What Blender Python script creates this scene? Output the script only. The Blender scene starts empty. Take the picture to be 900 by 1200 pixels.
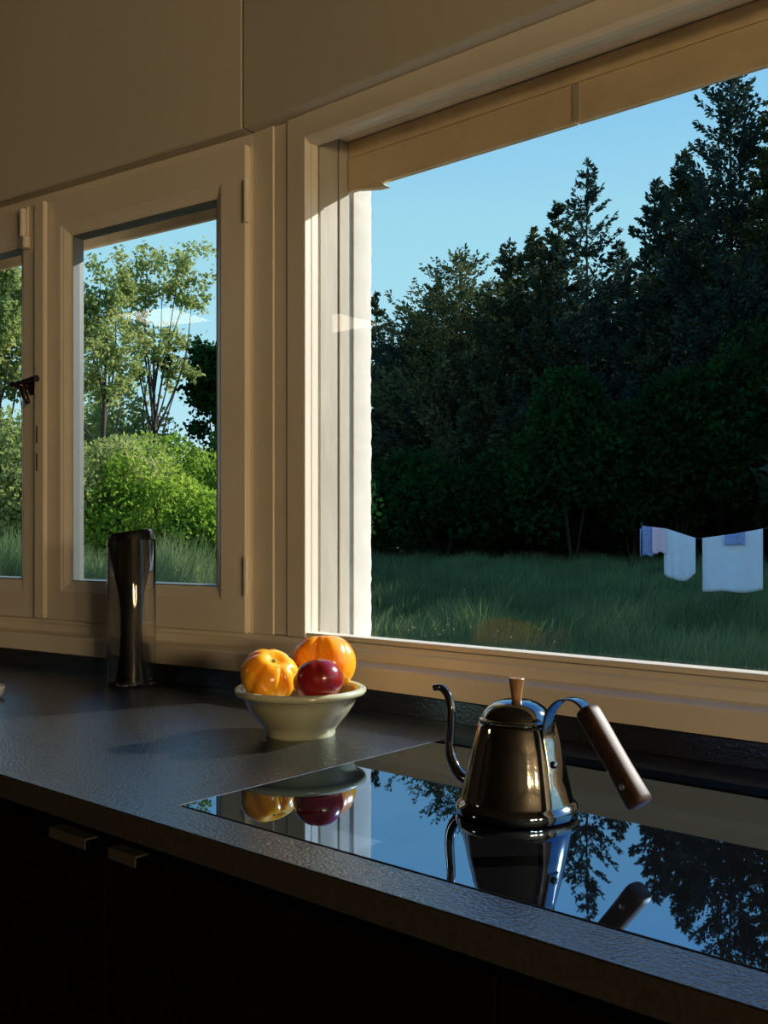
import bpy, bmesh, math, random
import numpy as np
from mathutils import Vector, Matrix

# ------------------------------------------------------------------ camera, sky, sun, exposure
SC = bpy.context.scene
COL = SC.collection
YAW = math.radians(41.02)                 # camera looks 41 degrees left of the window wall's normal
CA, SA = math.cos(YAW), math.sin(YAW)
CAMZ = 1.23
cam_d = bpy.data.cameras.new('camera')
cam = bpy.data.objects.new('camera', cam_d); COL.objects.link(cam)
cam.location = (0, 0, CAMZ)
cam.rotation_euler = (math.pi / 2, 0, YAW)
cam_d.sensor_fit = 'VERTICAL'; cam_d.sensor_height = 36.0
cam_d.lens = 36.0 * 1184.0 / 1200.0
cam_d.shift_y = 26.0 / 1200.0
cam_d.clip_start = 0.02; cam_d.clip_end = 400
SC.camera = cam

SUN_AZ = (0.36, 0.933)                    # horizontal direction towards the sun (x, y)
SUN_EL = math.radians(30)
SUN_POWER = 8.8
SKY_STRENGTH = 1.0
EXPOSURE = 0.0
FILL_RIGHT = 112.0                        # globe radiance of the unseen pendants added as fill light
LAMP = 15.0                               # diffuser radiance of the ceiling lamps
w = bpy.data.worlds.new('world'); SC.world = w; w.use_nodes = True
nt = w.node_tree; nt.nodes.clear()
wo = nt.nodes.new('ShaderNodeOutputWorld'); bg = nt.nodes.new('ShaderNodeBackground')
tc = nt.nodes.new('ShaderNodeTexCoord'); sp = nt.nodes.new('ShaderNodeSeparateXYZ')
cr = nt.nodes.new('ShaderNodeValToRGB')
nt.links.new(tc.outputs['Generated'], sp.inputs[0]); nt.links.new(sp.outputs['Z'], cr.inputs[0])
els = cr.color_ramp.elements
els[0].position = 0.0; els[0].color = (0.64, 0.88, 0.97, 1)
els[1].position = 1.0; els[1].color = (0.03, 0.14, 0.56, 1)
for p, c in ((0.14, (0.47, 0.82, 0.95)), (0.30, (0.36, 0.72, 0.90)), (0.50, (0.16, 0.47, 0.92)), (0.72, (0.06, 0.26, 0.76))):
    e = els.new(p); e.color = (*c, 1)
nt.links.new(cr.outputs[0], bg.inputs['Color']); bg.inputs['Strength'].default_value = SKY_STRENGTH
nt.links.new(bg.outputs[0], wo.inputs['Surface'])

sd = bpy.data.lights.new('sun', 'SUN'); sd.energy = SUN_POWER; sd.color = (1.0, 0.96, 0.90); sd.angle = math.radians(0.53)
sun = bpy.data.objects.new('sun', sd); COL.objects.link(sun)
tosun = Vector((SUN_AZ[0] * math.cos(SUN_EL), SUN_AZ[1] * math.cos(SUN_EL), math.sin(SUN_EL)))
sun.rotation_euler = tosun.to_track_quat('Z', 'Y').to_euler(); sun.location = (6, 15, 12)

vs = SC.view_settings
vs.view_transform = 'Standard'; vs.look = 'None'; vs.gamma = 1.0; vs.use_curve_mapping = False
vs.exposure = EXPOSURE
try:
    SC.cycles.use_denoising = True
    SC.cycles.max_bounces = 14; SC.cycles.diffuse_bounces = 6; SC.cycles.glossy_bounces = 6
    SC.cycles.transmission_bounces = 10; SC.cycles.transparent_max_bounces = 16
    SC.cycles.caustics_refractive = False; SC.cycles.caustics_reflective = False
    SC.cycles.sample_clamp_indirect = 6.0
except Exception:
    pass

# ------------------------------------------------------------------ materials
def mat(name, color, rough=0.5, metal=0.0, spec=0.5, var=0.0, vscale=8.0, bump=0.0, bscale=60.0, color2=None, stretch=None, ior=1.5, coat=0.0, spectint=None):
    m = bpy.data.materials.new(name); m.use_nodes = True
    t = m.node_tree; b = t.nodes['Principled BSDF']
    b.inputs['Base Color'].default_value = (*color, 1)
    b.inputs['Roughness'].default_value = rough; b.inputs['Metallic'].default_value = metal
    b.inputs['Specular IOR Level'].default_value = spec; b.inputs['IOR'].default_value = ior
    if coat: b.inputs['Coat Weight'].default_value = coat; b.inputs['Coat Roughness'].default_value = 0.08
    if spectint: b.inputs['Specular Tint'].default_value = (*spectint, 1)
    co = t.nodes.new('ShaderNodeTexCoord'); src = co.outputs['Object']
    if stretch:
        mp = t.nodes.new('ShaderNodeMapping'); mp.inputs['Scale'].default_value = stretch
        t.links.new(src, mp.inputs[0]); src = mp.outputs[0]
    if var or color2:
        n = t.nodes.new('ShaderNodeTexNoise'); n.inputs['Scale'].default_value = vscale; n.inputs['Detail'].default_value = 5
        t.links.new(src, n.inputs['Vector'])
        r = t.nodes.new('ShaderNodeValToRGB')
        r.color_ramp.elements[0].position = 0.32; r.color_ramp.elements[1].position = 0.68
        c2 = color2 if color2 else tuple(min(1, c * (1 + var)) for c in color)
        c1 = color if color2 else tuple(c * (1 - var) for c in color)
        r.color_ramp.elements[0].color = (*c1, 1); r.color_ramp.elements[1].color = (*c2, 1)
        t.links.new(n.outputs['Fac'], r.inputs[0]); t.links.new(r.outputs[0], b.inputs['Base Color'])
    if bump:
        n2 = t.nodes.new('ShaderNodeTexNoise'); n2.inputs['Scale'].default_value = bscale; n2.inputs['Detail'].default_value = 3
        t.links.new(src, n2.inputs['Vector'])
        bp = t.nodes.new('ShaderNodeBump'); bp.inputs['Strength'].default_value = bump; bp.inputs['Distance'].default_value = 0.004
        t.links.new(n2.outputs['Fac'], bp.inputs['Height']); t.links.new(bp.outputs[0], b.inputs['Normal'])
    return m

def leaf_mat(name, c1, c2, trans=0.35, scale=1.2):
    m = bpy.data.materials.new(name); m.use_nodes = True
    t = m.node_tree; t.nodes.clear()
    out = t.nodes.new('ShaderNodeOutputMaterial'); mix = t.nodes.new('ShaderNodeMixShader')
    d = t.nodes.new('ShaderNodeBsdfDiffuse'); tr = t.nodes.new('ShaderNodeBsdfTranslucent')
    g = t.nodes.new('ShaderNodeNewGeometry'); n = t.nodes.new('ShaderNodeTexNoise'); n.inputs['Scale'].default_value = scale
    n.inputs['Detail'].default_value = 6
    t.links.new(g.outputs['Position'], n.inputs['Vector'])
    r = t.nodes.new('ShaderNodeValToRGB'); r.color_ramp.elements[0].position = .35; r.color_ramp.elements[1].position = .65
    r.color_ramp.elements[0].color = (*c1, 1); r.color_ramp.elements[1].color = (*c2, 1)
    t.links.new(n.outputs['Fac'], r.inputs[0])
    t.links.new(r.outputs[0], d.inputs['Color']); t.links.new(r.outputs[0], tr.inputs['Color'])
    mix.inputs[0].default_value = trans
    t.links.new(d.outputs[0], mix.inputs[1]); t.links.new(tr.outputs[0], mix.inputs[2]); t.links.new(mix.outputs[0], out.inputs['Surface'])
    return m

def pane_mat(name):
    # coated, low-reflection glazing
    m = bpy.data.materials.new(name); m.use_nodes = True
    t = m.node_tree; t.nodes.clear()
    out = t.nodes.new('ShaderNodeOutputMaterial'); mix = t.nodes.new('ShaderNodeMixShader')
    a = t.nodes.new('ShaderNodeBsdfTransparent'); a.inputs['Color'].default_value = (0.975, 0.985, 0.98, 1)
    g = t.nodes.new('ShaderNodeBsdfGlossy'); g.inputs['Roughness'].default_value = 0.0
    f = t.nodes.new('ShaderNodeFresnel'); f.inputs['IOR'].default_value = 1.5
    # thin pane: Fresnel of the outward normal on both sides
    geo = t.nodes.new('ShaderNodeNewGeometry'); vm = t.nodes.new('ShaderNodeVectorMath'); vm.operation = 'DOT_PRODUCT'
    t.links.new(geo.outputs['Incoming'], vm.inputs[0]); t.links.new(geo.outputs['Normal'], vm.inputs[1])
    ab = t.nodes.new('ShaderNodeMath'); ab.operation = 'ABSOLUTE'; t.links.new(vm.outputs['Value'], ab.inputs[0])
    om = t.nodes.new('ShaderNodeMath'); om.operation = 'SUBTRACT'; om.inputs[0].default_value = 1.0; t.links.new(ab.outputs[0], om.inputs[1])
    pw = t.nodes.new('ShaderNodeMath'); pw.operation = 'POWER'; pw.inputs[1].default_value = 5.0; t.links.new(om.outputs[0], pw.inputs[0])
    ma = t.nodes.new('ShaderNodeMath'); ma.operation = 'MULTIPLY_ADD'; ma.inputs[1].default_value = 0.5; ma.inputs[2].default_value = 0.010
    t.links.new(pw.outputs[0], ma.inputs[0]); t.links.new(ma.outputs[0], mix.inputs[0]); t.nodes.remove(f)
    t.links.new(a.outputs[0], mix.inputs[1]); t.links.new(g.outputs[0], mix.inputs[2]); t.links.new(mix.outputs[0], out.inputs['Surface'])
    return m

M = {}
M['paint'] = mat('cream_paint', (0.74, 0.69, 0.60), 0.34, var=0.05, vscale=3.0, bump=0.08, bscale=25)
M['panel'] = mat('cream_panel', (0.58, 0.56, 0.49), 0.6, var=0.03, vscale=2.0)
M['old_wood'] = mat('weathered_painted_wood', (0.43, 0.39, 0.32), 0.7, var=0.12, vscale=14, bump=0.25, bscale=40, stretch=(1, 1, 0.3))
M['shutter'] = mat('shutter_wood', (0.66, 0.53, 0.36), 0.65, var=0.10, vscale=18, bump=0.15, bscale=40)
M['guide'] = mat('grey_metal_guide', (0.42, 0.44, 0.46), 0.5, 0.3, var=0.15, vscale=20)
M['plaster'] = mat('rough_plaster', (0.60, 0.585, 0.54), 0.9, var=0.05, vscale=20, bump=0.12, bscale=70)
M['rubber'] = mat('black_gasket', (0.012, 0.013, 0.014), 0.6)
M['spacer'] = mat('aluminium_spacer', (0.17, 0.18, 0.175), 0.4, 0.4, var=0.03)
M['gap'] = mat('dark_joint', (0.03, 0.022, 0.015), 0.9)
M['wall'] = mat('cream_wall', (0.74, 0.64, 0.50), 0.8, var=0.03, vscale=3)
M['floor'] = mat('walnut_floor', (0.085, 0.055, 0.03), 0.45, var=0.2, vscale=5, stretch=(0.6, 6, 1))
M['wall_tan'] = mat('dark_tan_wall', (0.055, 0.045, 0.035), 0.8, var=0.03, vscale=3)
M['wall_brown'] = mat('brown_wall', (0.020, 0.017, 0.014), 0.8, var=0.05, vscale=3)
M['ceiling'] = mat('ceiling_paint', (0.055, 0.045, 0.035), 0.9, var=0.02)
M['stone'] = mat('black_granite', (0.008, 0.0078, 0.0075), 0.15, spec=0.5, color2=(0.034, 0.033, 0.032), vscale=260, bump=0.34, bscale=210, spectint=(0.40, 0.70, 1.0), ior=2.2)
M['stone_edge'] = mat('granite_edge', (0.030, 0.026, 0.022), 0.5, var=0.25, vscale=160, bump=0.15, bscale=200)
M['hobglass'] = mat('black_ceramic_glass', (0.004, 0.004, 0.005), 0.012, spec=0.5, ior=5.0, spectint=(0.44, 0.66, 1.0), var=0.02)
M['hobtrim'] = mat('hob_bevel', (0.5, 0.5, 0.5), 0.25, 0.9, var=0.03)
M['hobprint'] = mat('hob_marking', (0.11, 0.11, 0.115), 0.25, var=0.02)
M['cab'] = mat('black_cabinet_lacquer', (0.003, 0.0027, 0.0025), 0.7, spec=0.04, var=0.1)
M['chrome'] = mat('brushed_steel_pull', (0.16, 0.15, 0.14), 0.5, 0.9, var=0.05)
M['steel'] = mat('worn_stainless_steel', (0.38, 0.39, 0.395), 0.075, 1.0, var=0.12, vscale=30, bump=0.02, bscale=45, stretch=(1, 1, 2.5))
M['wood_dark'] = mat('dark_walnut', (0.016, 0.007, 0.004), 0.5, spec=0.3, color2=(0.05, 0.021, 0.009), vscale=40, stretch=(6, 6, 1))
M['wood_light'] = mat('walnut_knob', (0.16, 0.075, 0.032), 0.4, color2=(0.36, 0.20, 0.09), vscale=40, stretch=(5, 5, 1))
M['celadon'] = mat('celadon_glaze', (0.50, 0.52, 0.36), 0.18, var=0.06, vscale=12, coat=0.5)
M['tom_orange'] = mat('orange_tomato_skin', (0.92, 0.34, 0.012), 0.22, color2=(0.95, 0.52, 0.02), vscale=14, coat=0.4)
M['tom_yellow'] = mat('yellow_orange_tomato_skin', (0.90, 0.24, 0.010), 0.22, color2=(0.95, 0.50, 0.02), vscale=9, coat=0.4)
M['tom_red'] = mat('dark_red_tomato_skin', (0.13, 0.005, 0.010), 0.2, color2=(0.44, 0.022, 0.020), vscale=12, coat=0.5)
for k_ in ('tom_orange', 'tom_yellow', 'tom_red'):
    _b = M[k_].node_tree.nodes['Principled BSDF']; _b.inputs['Subsurface Weight'].default_value = .55
    _b.inputs['Subsurface Radius'].default_value = (1.0, .35, .08); _b.inputs['Subsurface Scale'].default_value = .03 if k_ != 'tom_red' else .012
M['stem'] = mat('green_stem_scar', (0.22, 0.30, 0.04), 0.6, var=0.3, vscale=60)
M['blackrubber'] = mat('black_soft_plastic', (0.003, 0.003, 0.003), 0.5, spec=0.2, var=0.1)
M['bronze'] = mat('dark_bronze', (0.05, 0.035, 0.025), 0.3, 0.85, var=0.2, vscale=40)
M['white_metal'] = mat('white_painted_metal', (0.78, 0.74, 0.66), 0.35, var=0.05)
M['pane'] = pane_mat('window_glass')
g = mat('clear_glass', (1, 1, 1), 0.0); g.node_tree.nodes['Principled BSDF'].inputs['Transmission Weight'].default_value = 1.0
g.node_tree.nodes['Principled BSDF'].inputs['IOR'].default_value = 1.45; M['glass'] = g
M['sheet'] = mat('white_linen', (0.70, 0.76, 0.86), 0.9, var=0.04, vscale=10)
M['bluecloth'] = mat('blue_cloth', (0.26, 0.33, 0.62), 0.9, var=0.15, vscale=20)
M['pinkcloth'] = mat('pink_cloth', (0.78, 0.58, 0.72), 0.9, var=0.05, vscale=20)
M['wire'] = mat('clothesline', (0.05, 0.05, 0.05), 0.7, var=0.1)
M['bark'] = mat('tree_bark', (0.05, 0.036, 0.025), 0.95, var=0.3, vscale=8, bump=0.5, bscale=20, stretch=(1, 1, 0.2))
M['soil'] = mat('meadow_soil', (0.03, 0.04, 0.015), 1.0, color2=(0.05, 0.07, 0.025), vscale=1.0)
M['conifer'] = leaf_mat('conifer_needles', (0.024, 0.050, 0.034), (0.085, 0.110, 0.052), 0.25)
M['conifer_blue'] = leaf_mat('blue_conifer_needles', (0.020, 0.044, 0.038), (0.055, 0.085, 0.062), 0.25)
M['cedar'] = leaf_mat('olive_conifer_needles', (0.040, 0.065, 0.030), (0.14, 0.155, 0.06), 0.25)
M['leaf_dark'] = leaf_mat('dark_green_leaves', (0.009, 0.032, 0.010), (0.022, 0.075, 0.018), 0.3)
M['leaf_sun'] = leaf_mat('bright_green_leaves', (0.16, 0.28, 0.03), (0.36, 0.48, 0.07), 0.45)
M['leaf_olive'] = leaf_mat('grey_green_leaves', (0.20, 0.27, 0.08), (0.42, 0.46, 0.16), 0.45)
M['grass'] = leaf_mat('tall_meadow_grass', (0.085, 0.15, 0.055), (0.26, 0.32, 0.14), 0.35, 0.7)
M['yellow'] = leaf_mat('yellow_blossom', (0.65, 0.48, 0.03), (0.8, 0.62, 0.05), 0.3)
M['cup'] = mat('white_china', (0.72, 0.70, 0.66), 0.25, var=0.03)

# ------------------------------------------------------------------ helpers
def link(name, me, m, parent=None, smooth=None):
    o = bpy.data.objects.new(name, me); COL.objects.link(o)
    if m is not None and len(me.materials) == 0: me.materials.append(m)
    if parent is not None: o.parent = parent
    if smooth is not None:
        me.polygons.foreach_set('use_smooth', [True] * len(me.polygons))
        me.set_sharp_from_angle(angle=math.radians(smooth))
    return o

def mesh(name, v, f, m, parent=None, smooth=None):
    me = bpy.data.meshes.new(name); me.from_pydata([tuple(p) for p in v], [], [tuple(q) for q in f]); me.update()
    bm = bmesh.new(); bm.from_mesh(me); bmesh.ops.recalc_face_normals(bm, faces=bm.faces); bm.to_mesh(me); bm.free()
    return link(name, me, m, parent, smooth)

def bmobj(name, bm, m, parent=None, smooth=None, bevel=0, seg=2):
    if bevel:
        bmesh.ops.bevel(bm, geom=[e for e in bm.edges], offset=bevel, segments=seg, affect='EDGES', profile=0.5)
    me = bpy.data.meshes.new(name); bm.to_mesh(me); bm.free()
    return link(name, me, m, parent, smooth)

def box_bm(lo, hi, bm=None, rot=None):
    bm = bm or bmesh.new()
    vs_ = [bm.verts.new((x, y, z)) for z in (lo[2], hi[2]) for y in (lo[1], hi[1]) for x in (lo[0], hi[0])]
    for q in ((0, 2, 3, 1), (4, 5, 7, 6), (0, 1, 5, 4), (2, 6, 7, 3), (0, 4, 6, 2), (1, 3, 7, 5)):
        bm.faces.new([vs_[i] for i in q])
    return bm

def box(name, lo, hi, m, parent=None, bevel=0.0):
    return bmobj(name, box_bm(lo, hi), m, parent, None, bevel)

def lathe(name, prof, m, parent=None, seg=48, closed=False, smooth=35, loc=None, warp=None):
    v = []; f = []; n = len(prof)
    for j in range(seg):
        a = 2 * math.pi * j / seg
        for (r, z) in prof:
            p = [r * math.cos(a), r * math.sin(a), z]
            if warp: p = warp(p, a)
            v.append(p)
    rng = n if closed else n - 1
    for j in range(seg):
        k = (j + 1) % seg
        for i in range(rng):
            i2 = (i + 1) % n
            f.append((j * n + i, k * n + i, k * n + i2, j * n + i2))
    me = bpy.data.meshes.new(name); me.from_pydata(v, [], f); me.update()
    bm = bmesh.new(); bm.from_mesh(me); bmesh.ops.remove_doubles(bm, verts=bm.verts, dist=1e-6)
    bmesh.ops.recalc_face_normals(bm, faces=bm.faces); bm.to_mesh(me); bm.free()
    o = link(name, me, m, parent, smooth)
    if loc: o.location = loc
    return o

def catmull(pts, n=8):
    P = [np.array(p, float) for p in pts]; P = [2 * P[0] - P[1]] + P + [2 * P[-1] - P[-2]]
    out = []
    for i in range(1, len(P) - 2):
        for k in range(n):
            t = k / n
            out.append(0.5 * (2 * P[i] + (P[i + 1] - P[i - 1]) * t + (2 * P[i - 1] - 5 * P[i] + 4 * P[i + 1] - P[i + 2]) * t * t
                              + (3 * P[i] - P[i - 1] - 3 * P[i + 1] + P[i + 2]) * t ** 3))
    out.append(P[-2]); return out

def tube(name, pts, radii, m, parent=None, seg=16, up=(0, 1, 0), flat=None, smooth=50):
    """sweep a circle (or an ellipse: flat = (across, thick)) along pts; radii per point"""
    v = []; f = []; up = np.array(up, float)
    for i, p in enumerate(pts):
        a = np.array(pts[max(i - 1, 0)]); b = np.array(pts[min(i + 1, len(pts) - 1)]); t = b - a; t /= np.linalg.norm(t)
        s = np.cross(t, up); s /= (np.linalg.norm(s) + 1e-9); n = np.cross(s, t)
        r = radii[i] if hasattr(radii, '__len__') else radii
        for k in range(seg):
            an = 2 * math.pi * k / seg
            c, d = math.cos(an), math.sin(an)
            if flat: c, d = math.copysign(abs(c) ** 0.6, c) * flat[1], math.copysign(abs(d) ** 0.6, d) * flat[0]
            v.append(np.array(p) + (s * c + n * d) * r)
    L = len(pts)
    for i in range(L - 1):
        for k in range(seg):
            k2 = (k + 1) % seg
            f.append((i * seg + k, i * seg + k2, (i + 1) * seg + k2, (i + 1) * seg + k))
    f.append(tuple(range(seg))); f.append(tuple((L - 1) * seg + k for k in reversed(range(seg))))
    return mesh(name, v, f, m, parent, smooth)

def empty(name, loc=(0, 0, 0), rz=0.0):
    o = bpy.data.objects.new(name, None); COL.objects.link(o); o.location = loc; o.rotation_euler = (0, 0, rz)
    o.empty_display_size = 0.1
    return o

def tag(o, label, cat=None, group=None, kind=None):
    o['label'] = label
    if cat: o['category'] = cat
    if group: o['group'] = group
    if kind: o['kind'] = kind
    return o

# wall line: right part along x at y = 1.45, bends 6.9 degrees into the room left of B
B = np.array((-1.64, 1.45)); DB = math.radians(6.94)
DL = np.array((-math.cos(DB), -math.sin(DB))); NL = np.array((-math.sin(DB), math.cos(DB))); NR = np.array((0.0, 1.0))
MIT = (NL + NR) / (1 + NL @ NR)
XR, SL = 1.45, 1.70
def LP(s, t): return B + DL * s + NL * t
def path_pts(t, xr=XR, sl=SL): return [np.array((xr, 1.45 + t)), B + MIT * t, LP(sl, t)]
def path_extrude(name, prof, m, parent=None, xr=XR, sl=SL, smooth=None):
    v = []; f = []; n = len(prof)
    st = list(zip(*[path_pts(t, xr, sl) for t, z in prof]))
    for row in st:
        for (p, (t, z)) in zip(row, prof): v.append((p[0], p[1], z))
    for j in range(2):
        for i in range(n): i2 = (i + 1) % n; f.append((j * n + i, (j + 1) * n + i, (j + 1) * n + i2, j * n + i2))
    f.append(tuple(range(n))); f.append(tuple(2 * n + k for k in range(n)))
    return mesh(name, v, f, m, parent, smooth)
def wbox(name, s0, s1, t0, t1, z0, z1, m, parent=None, bevel=0.0):
    """box in left-wall coordinates"""
    bm = box_bm((s0, t0, z0), (s1, t1, z1))
    if bevel: bmesh.ops.bevel(bm, geom=list(bm.edges), offset=bevel, segments=2, affect='EDGES')
    for q in bm.verts:
        p = LP(q.co.x, q.co.y); q.co = (p[0], p[1], q.co.z)
    bmesh.ops.recalc_face_normals(bm, faces=bm.faces)
    return bmobj(name, bm, m, parent, None)
def ring_frame(name, s0, s1, z0, z1, prof, m, parent=None, left=True, smooth=None):
    """mitred picture frame: closed profile of (inset, t) swept round a rectangle"""
    v = []; f = []; n = len(prof)
    for (cs, cz, ds, dz) in ((s0, z0, 1, 1), (s1, z0, -1, 1), (s1, z1, -1, -1), (s0, z1, 1, -1)):
        for (d, t) in prof:
            s, z = cs + ds * d, cz + dz * d
            p = LP(s, t) if left else np.array((s, 1.45 + t))
            v.append((p[0], p[1], z))
    for j in range(4):
        k = (j + 1) % 4
        for i in range(n): i2 = (i + 1) % n; f.append((j * n + i, k * n + i, k * n + i2, j * n + i2))
    return mesh(name, v, f, m, parent, smooth)

# ------------------------------------------------------------------ room shell
ROOM = dict(x0=-6.2, x1=5.6, y0=-2.9, h=2.70)
def struct(o, label): o['kind'] = 'structure'; o['label'] = label; return o
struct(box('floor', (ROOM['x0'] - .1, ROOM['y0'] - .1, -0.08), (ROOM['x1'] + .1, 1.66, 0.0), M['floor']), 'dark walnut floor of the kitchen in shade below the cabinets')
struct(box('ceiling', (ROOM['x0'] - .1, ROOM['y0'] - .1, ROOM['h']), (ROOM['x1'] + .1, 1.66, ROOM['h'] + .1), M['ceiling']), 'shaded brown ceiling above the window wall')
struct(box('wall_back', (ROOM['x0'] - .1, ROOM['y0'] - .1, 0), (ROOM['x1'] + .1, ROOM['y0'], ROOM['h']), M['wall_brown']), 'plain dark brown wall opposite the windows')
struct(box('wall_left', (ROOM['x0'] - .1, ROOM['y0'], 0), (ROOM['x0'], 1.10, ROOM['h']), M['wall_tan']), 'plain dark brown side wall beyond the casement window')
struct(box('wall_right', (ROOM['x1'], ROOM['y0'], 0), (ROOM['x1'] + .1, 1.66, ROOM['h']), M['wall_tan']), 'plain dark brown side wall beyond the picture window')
XW0, XW1 = -1.484, 1.05          # picture window opening
wf = empty('wall_front', (-0.5, 1.5, 0)); struct(wf, 'cream window wall holding the casement and the picture window')
def wpart(name, o):
    o.parent = wf; o.matrix_parent_inverse = Matrix.Translation(-Vector(wf.location)); return o
wpart('', path_extrude('parapet', [(0.02, 0.0), (0.215, 0.0), (0.215, 0.975), (0.02, 0.93)], M['plaster'], xr=ROOM['x1'], sl=4.72))
wpart('', path_extrude('lintel', [(0.02, 2.10), (0.10, 2.10), (0.10, 2.075), (0.165, 2.075), (0.165, 2.04), (0.215, 2.04), (0.215, ROOM['h'] + .05), (0.02, ROOM['h'] + .05)], M['plaster'], xr=ROOM['x1'], sl=4.72))
wpart('', box('pier', (XW1 + .06, 1.47, 0.93), (ROOM['x1'], 1.665, 2.1), M['plaster']))
# plaster reveal at the left of the picture window: rough arris
def reveal():
    random.seed(4); v = []; f = []; nz = 90
    for i in range(nz + 1):
        z = 0.93 + (2.06 - 0.93) * i / nz
        jx, jy = random.uniform(-.0006, .0006), random.uniform(-.0012, .0020)
        v += [(-1.484 + jx * .4, 1.6065, z), (-1.4835 + jx, 1.655, z), (-1.487 + jx, 1.6655 + jy, z), (-1.52, 1.667, z), (-1.56, 1.64, z), (-1.56, 1.6065, z)]
    for i in range(nz):
        for k in range(6):
            k2 = (k + 1) % 6; f.append((i * 6 + k, i * 6 + k2, (i + 1) * 6 + k2, (i + 1) * 6 + k))
    f += [tuple(range(6)), tuple(nz * 6 + k for k in range(6))]
    return mesh('reveal', v, f, M['plaster'], None, 50)
wpart('', reveal())
pv = [B + MIT * 0.06, np.array((-1.5, 1.51)), np.array((-1.5, 1.60)), np.array((-1.53, 1.665)), B + MIT * 0.215, LP(0.03, .215), LP(0.03, .06)]
wpart('', mesh('pier', [(p[0], p[1], z) for z in (0.9, 2.1) for p in pv], [tuple(range(7)), tuple(range(7, 14))] + [(i, (i + 1) % 7, 7 + (i + 1) % 7, 7 + i) for i in range(7)], M['plaster']))
wpart('', wbox('pier', 1.46, 4.72, .02, .215, .93, 2.1, M['plaster']))

# flush square ceiling lamps (their glow also shows as a faint reflection in the panes)
def lamp_mat(name, power, col):
    m = bpy.data.materials.new(name); m.use_nodes = True; b = m.node_tree.nodes['Principled BSDF']
    b.inputs['Base Color'].default_value = (.8, .8, .8, 1); b.inputs['Emission Color'].default_value = col; b.inputs['Emission Strength'].default_value = power
    return m
M['lamp'] = lamp_mat('lit_lamp_diffuser', LAMP, (1.0, .84, .62, 1)); M['fill_right'] = lamp_mat('warm_fill_globe', FILL_RIGHT, (1.0, .715, .375, 1))
def ceiling_lamp(x, y, label, m='lamp'):
    e = empty('ceiling_lamp', (x, y, ROOM['h'])); tag(e, label, 'lamp', 'flush ceiling lamps')
    bm = box_bm((-.235, -.235, -.055), (.235, -.222, -.001)); box_bm((-.235, .222, -.055), (.235, .235, -.001), bm); box_bm((-.235, -.222, -.055), (-.222, .222, -.001), bm); box_bm((.222, -.222, -.055), (.235, .222, -.001), bm)
    bmobj('lamp_frame', bm, M['white_metal'], e); box('diffuser', (-.2215, -.2215, -.050), (.2215, .2215, -.030), M[m], e)
ceiling_lamp(-4.70, -1.92, 'flush square ceiling lamp above the left end of the kitchen')
def pendant(x, y, z, label):  # added fill light, out of view, to brighten the window wall
    e = empty('fill_pendant', (x, y, ROOM['h'])); tag(e, label, 'lamp', 'added fill pendants at the right end of the room'); d = z - ROOM['h']
    lathe('globe', [(0, d - .2)] + [(.2 * math.sin(a * math.pi / 16), d - .2 * math.cos(a * math.pi / 16)) for a in range(1, 16)] + [(.03, d + .198), (0, d + .198)], M['fill_right'], e, 32)
    lathe('cord', [(.004, d + .2), (.004, -.031)], M['wire'], e, 8); lathe('ceiling_rose', [(0, -.03), (.05, -.03), (.055, -.001), (0, -.001)], M['white_metal'], e, 20)
    lathe('lamp_cap', [(0, d + .1985), (.035, d + .1985), (.03, d + .24), (.005, d + .25)], M['wire'], e, 20)
pendant(4.7, -.1, 1.7, 'added white globe fill pendant nearest the window wall at the right end'); pendant(4.7, -1.1, 1.7, 'added white globe fill pendant in the middle of the right end'); pendant(3.6, -1.3, 1.7, 'added white globe fill pendant nearest the back wall')

# window board running below both windows (profile in t, z)
sill = path_extrude('trim_1', [(-.042, .940), (-.042, .977), (-.039, .981), (-.012, .984), (-.004, .987), (-.003, 1.004), (0.002, 1.0075), (0.004, 1.0165), (0.050, 1.0165), (0.055, .94)], M['paint'])
struct(sill, 'cream moulded window board below both windows')
# cover panels over the shutter boxes
pz0, pz1 = 2.094, ROOM['h']
def panel(name, pts, label):
    n = len(pts)
    v = [(p[0], p[1], z) for z in (pz0, pz1) for p in pts]
    bm = bmesh.new(); V = [bm.verts.new(q) for q in v]
    bm.faces.new(V[:n]); bm.faces.new(V[n:])
    for i in range(n): bm.faces.new((V[i], V[(i + 1) % n], V[n + (i + 1) % n], V[n + i]))
    bmesh.ops.recalc_face_normals(bm, faces=bm.faces)
    bmesh.ops.bevel(bm, geom=list(bm.edges), offset=0.0025, segments=2, affect='EDGES')
    return struct(bmobj(name, bm, M['panel'], None, None), label)
e1 = np.array((0.0020, 0)); 
panel('trim_2', [B + MIT * -.026 + e1, np.array((XR, 1.424)), np.array((XR, 1.4695)), B + MIT * .0195 + e1], 'smooth cream cover panel above the picture window')
panel('trim_3', [B + MIT * -.026 + DL * .0020, LP(SL, -.026), LP(SL, .0195), B + MIT * .0195 + DL * .0020], 'smooth cream cover panel above the casement window')

# ------------------------------------------------------------------ picture window (window_1)
w1 = empty('window_1', (-0.5, 1.46, 1.0)); struct(w1, 'large fixed picture window looking onto meadow and dark conifers')
def p1(o): o.parent = w1; o.matrix_parent_inverse = Matrix.Translation(-Vector(w1.location)); return o
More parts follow.
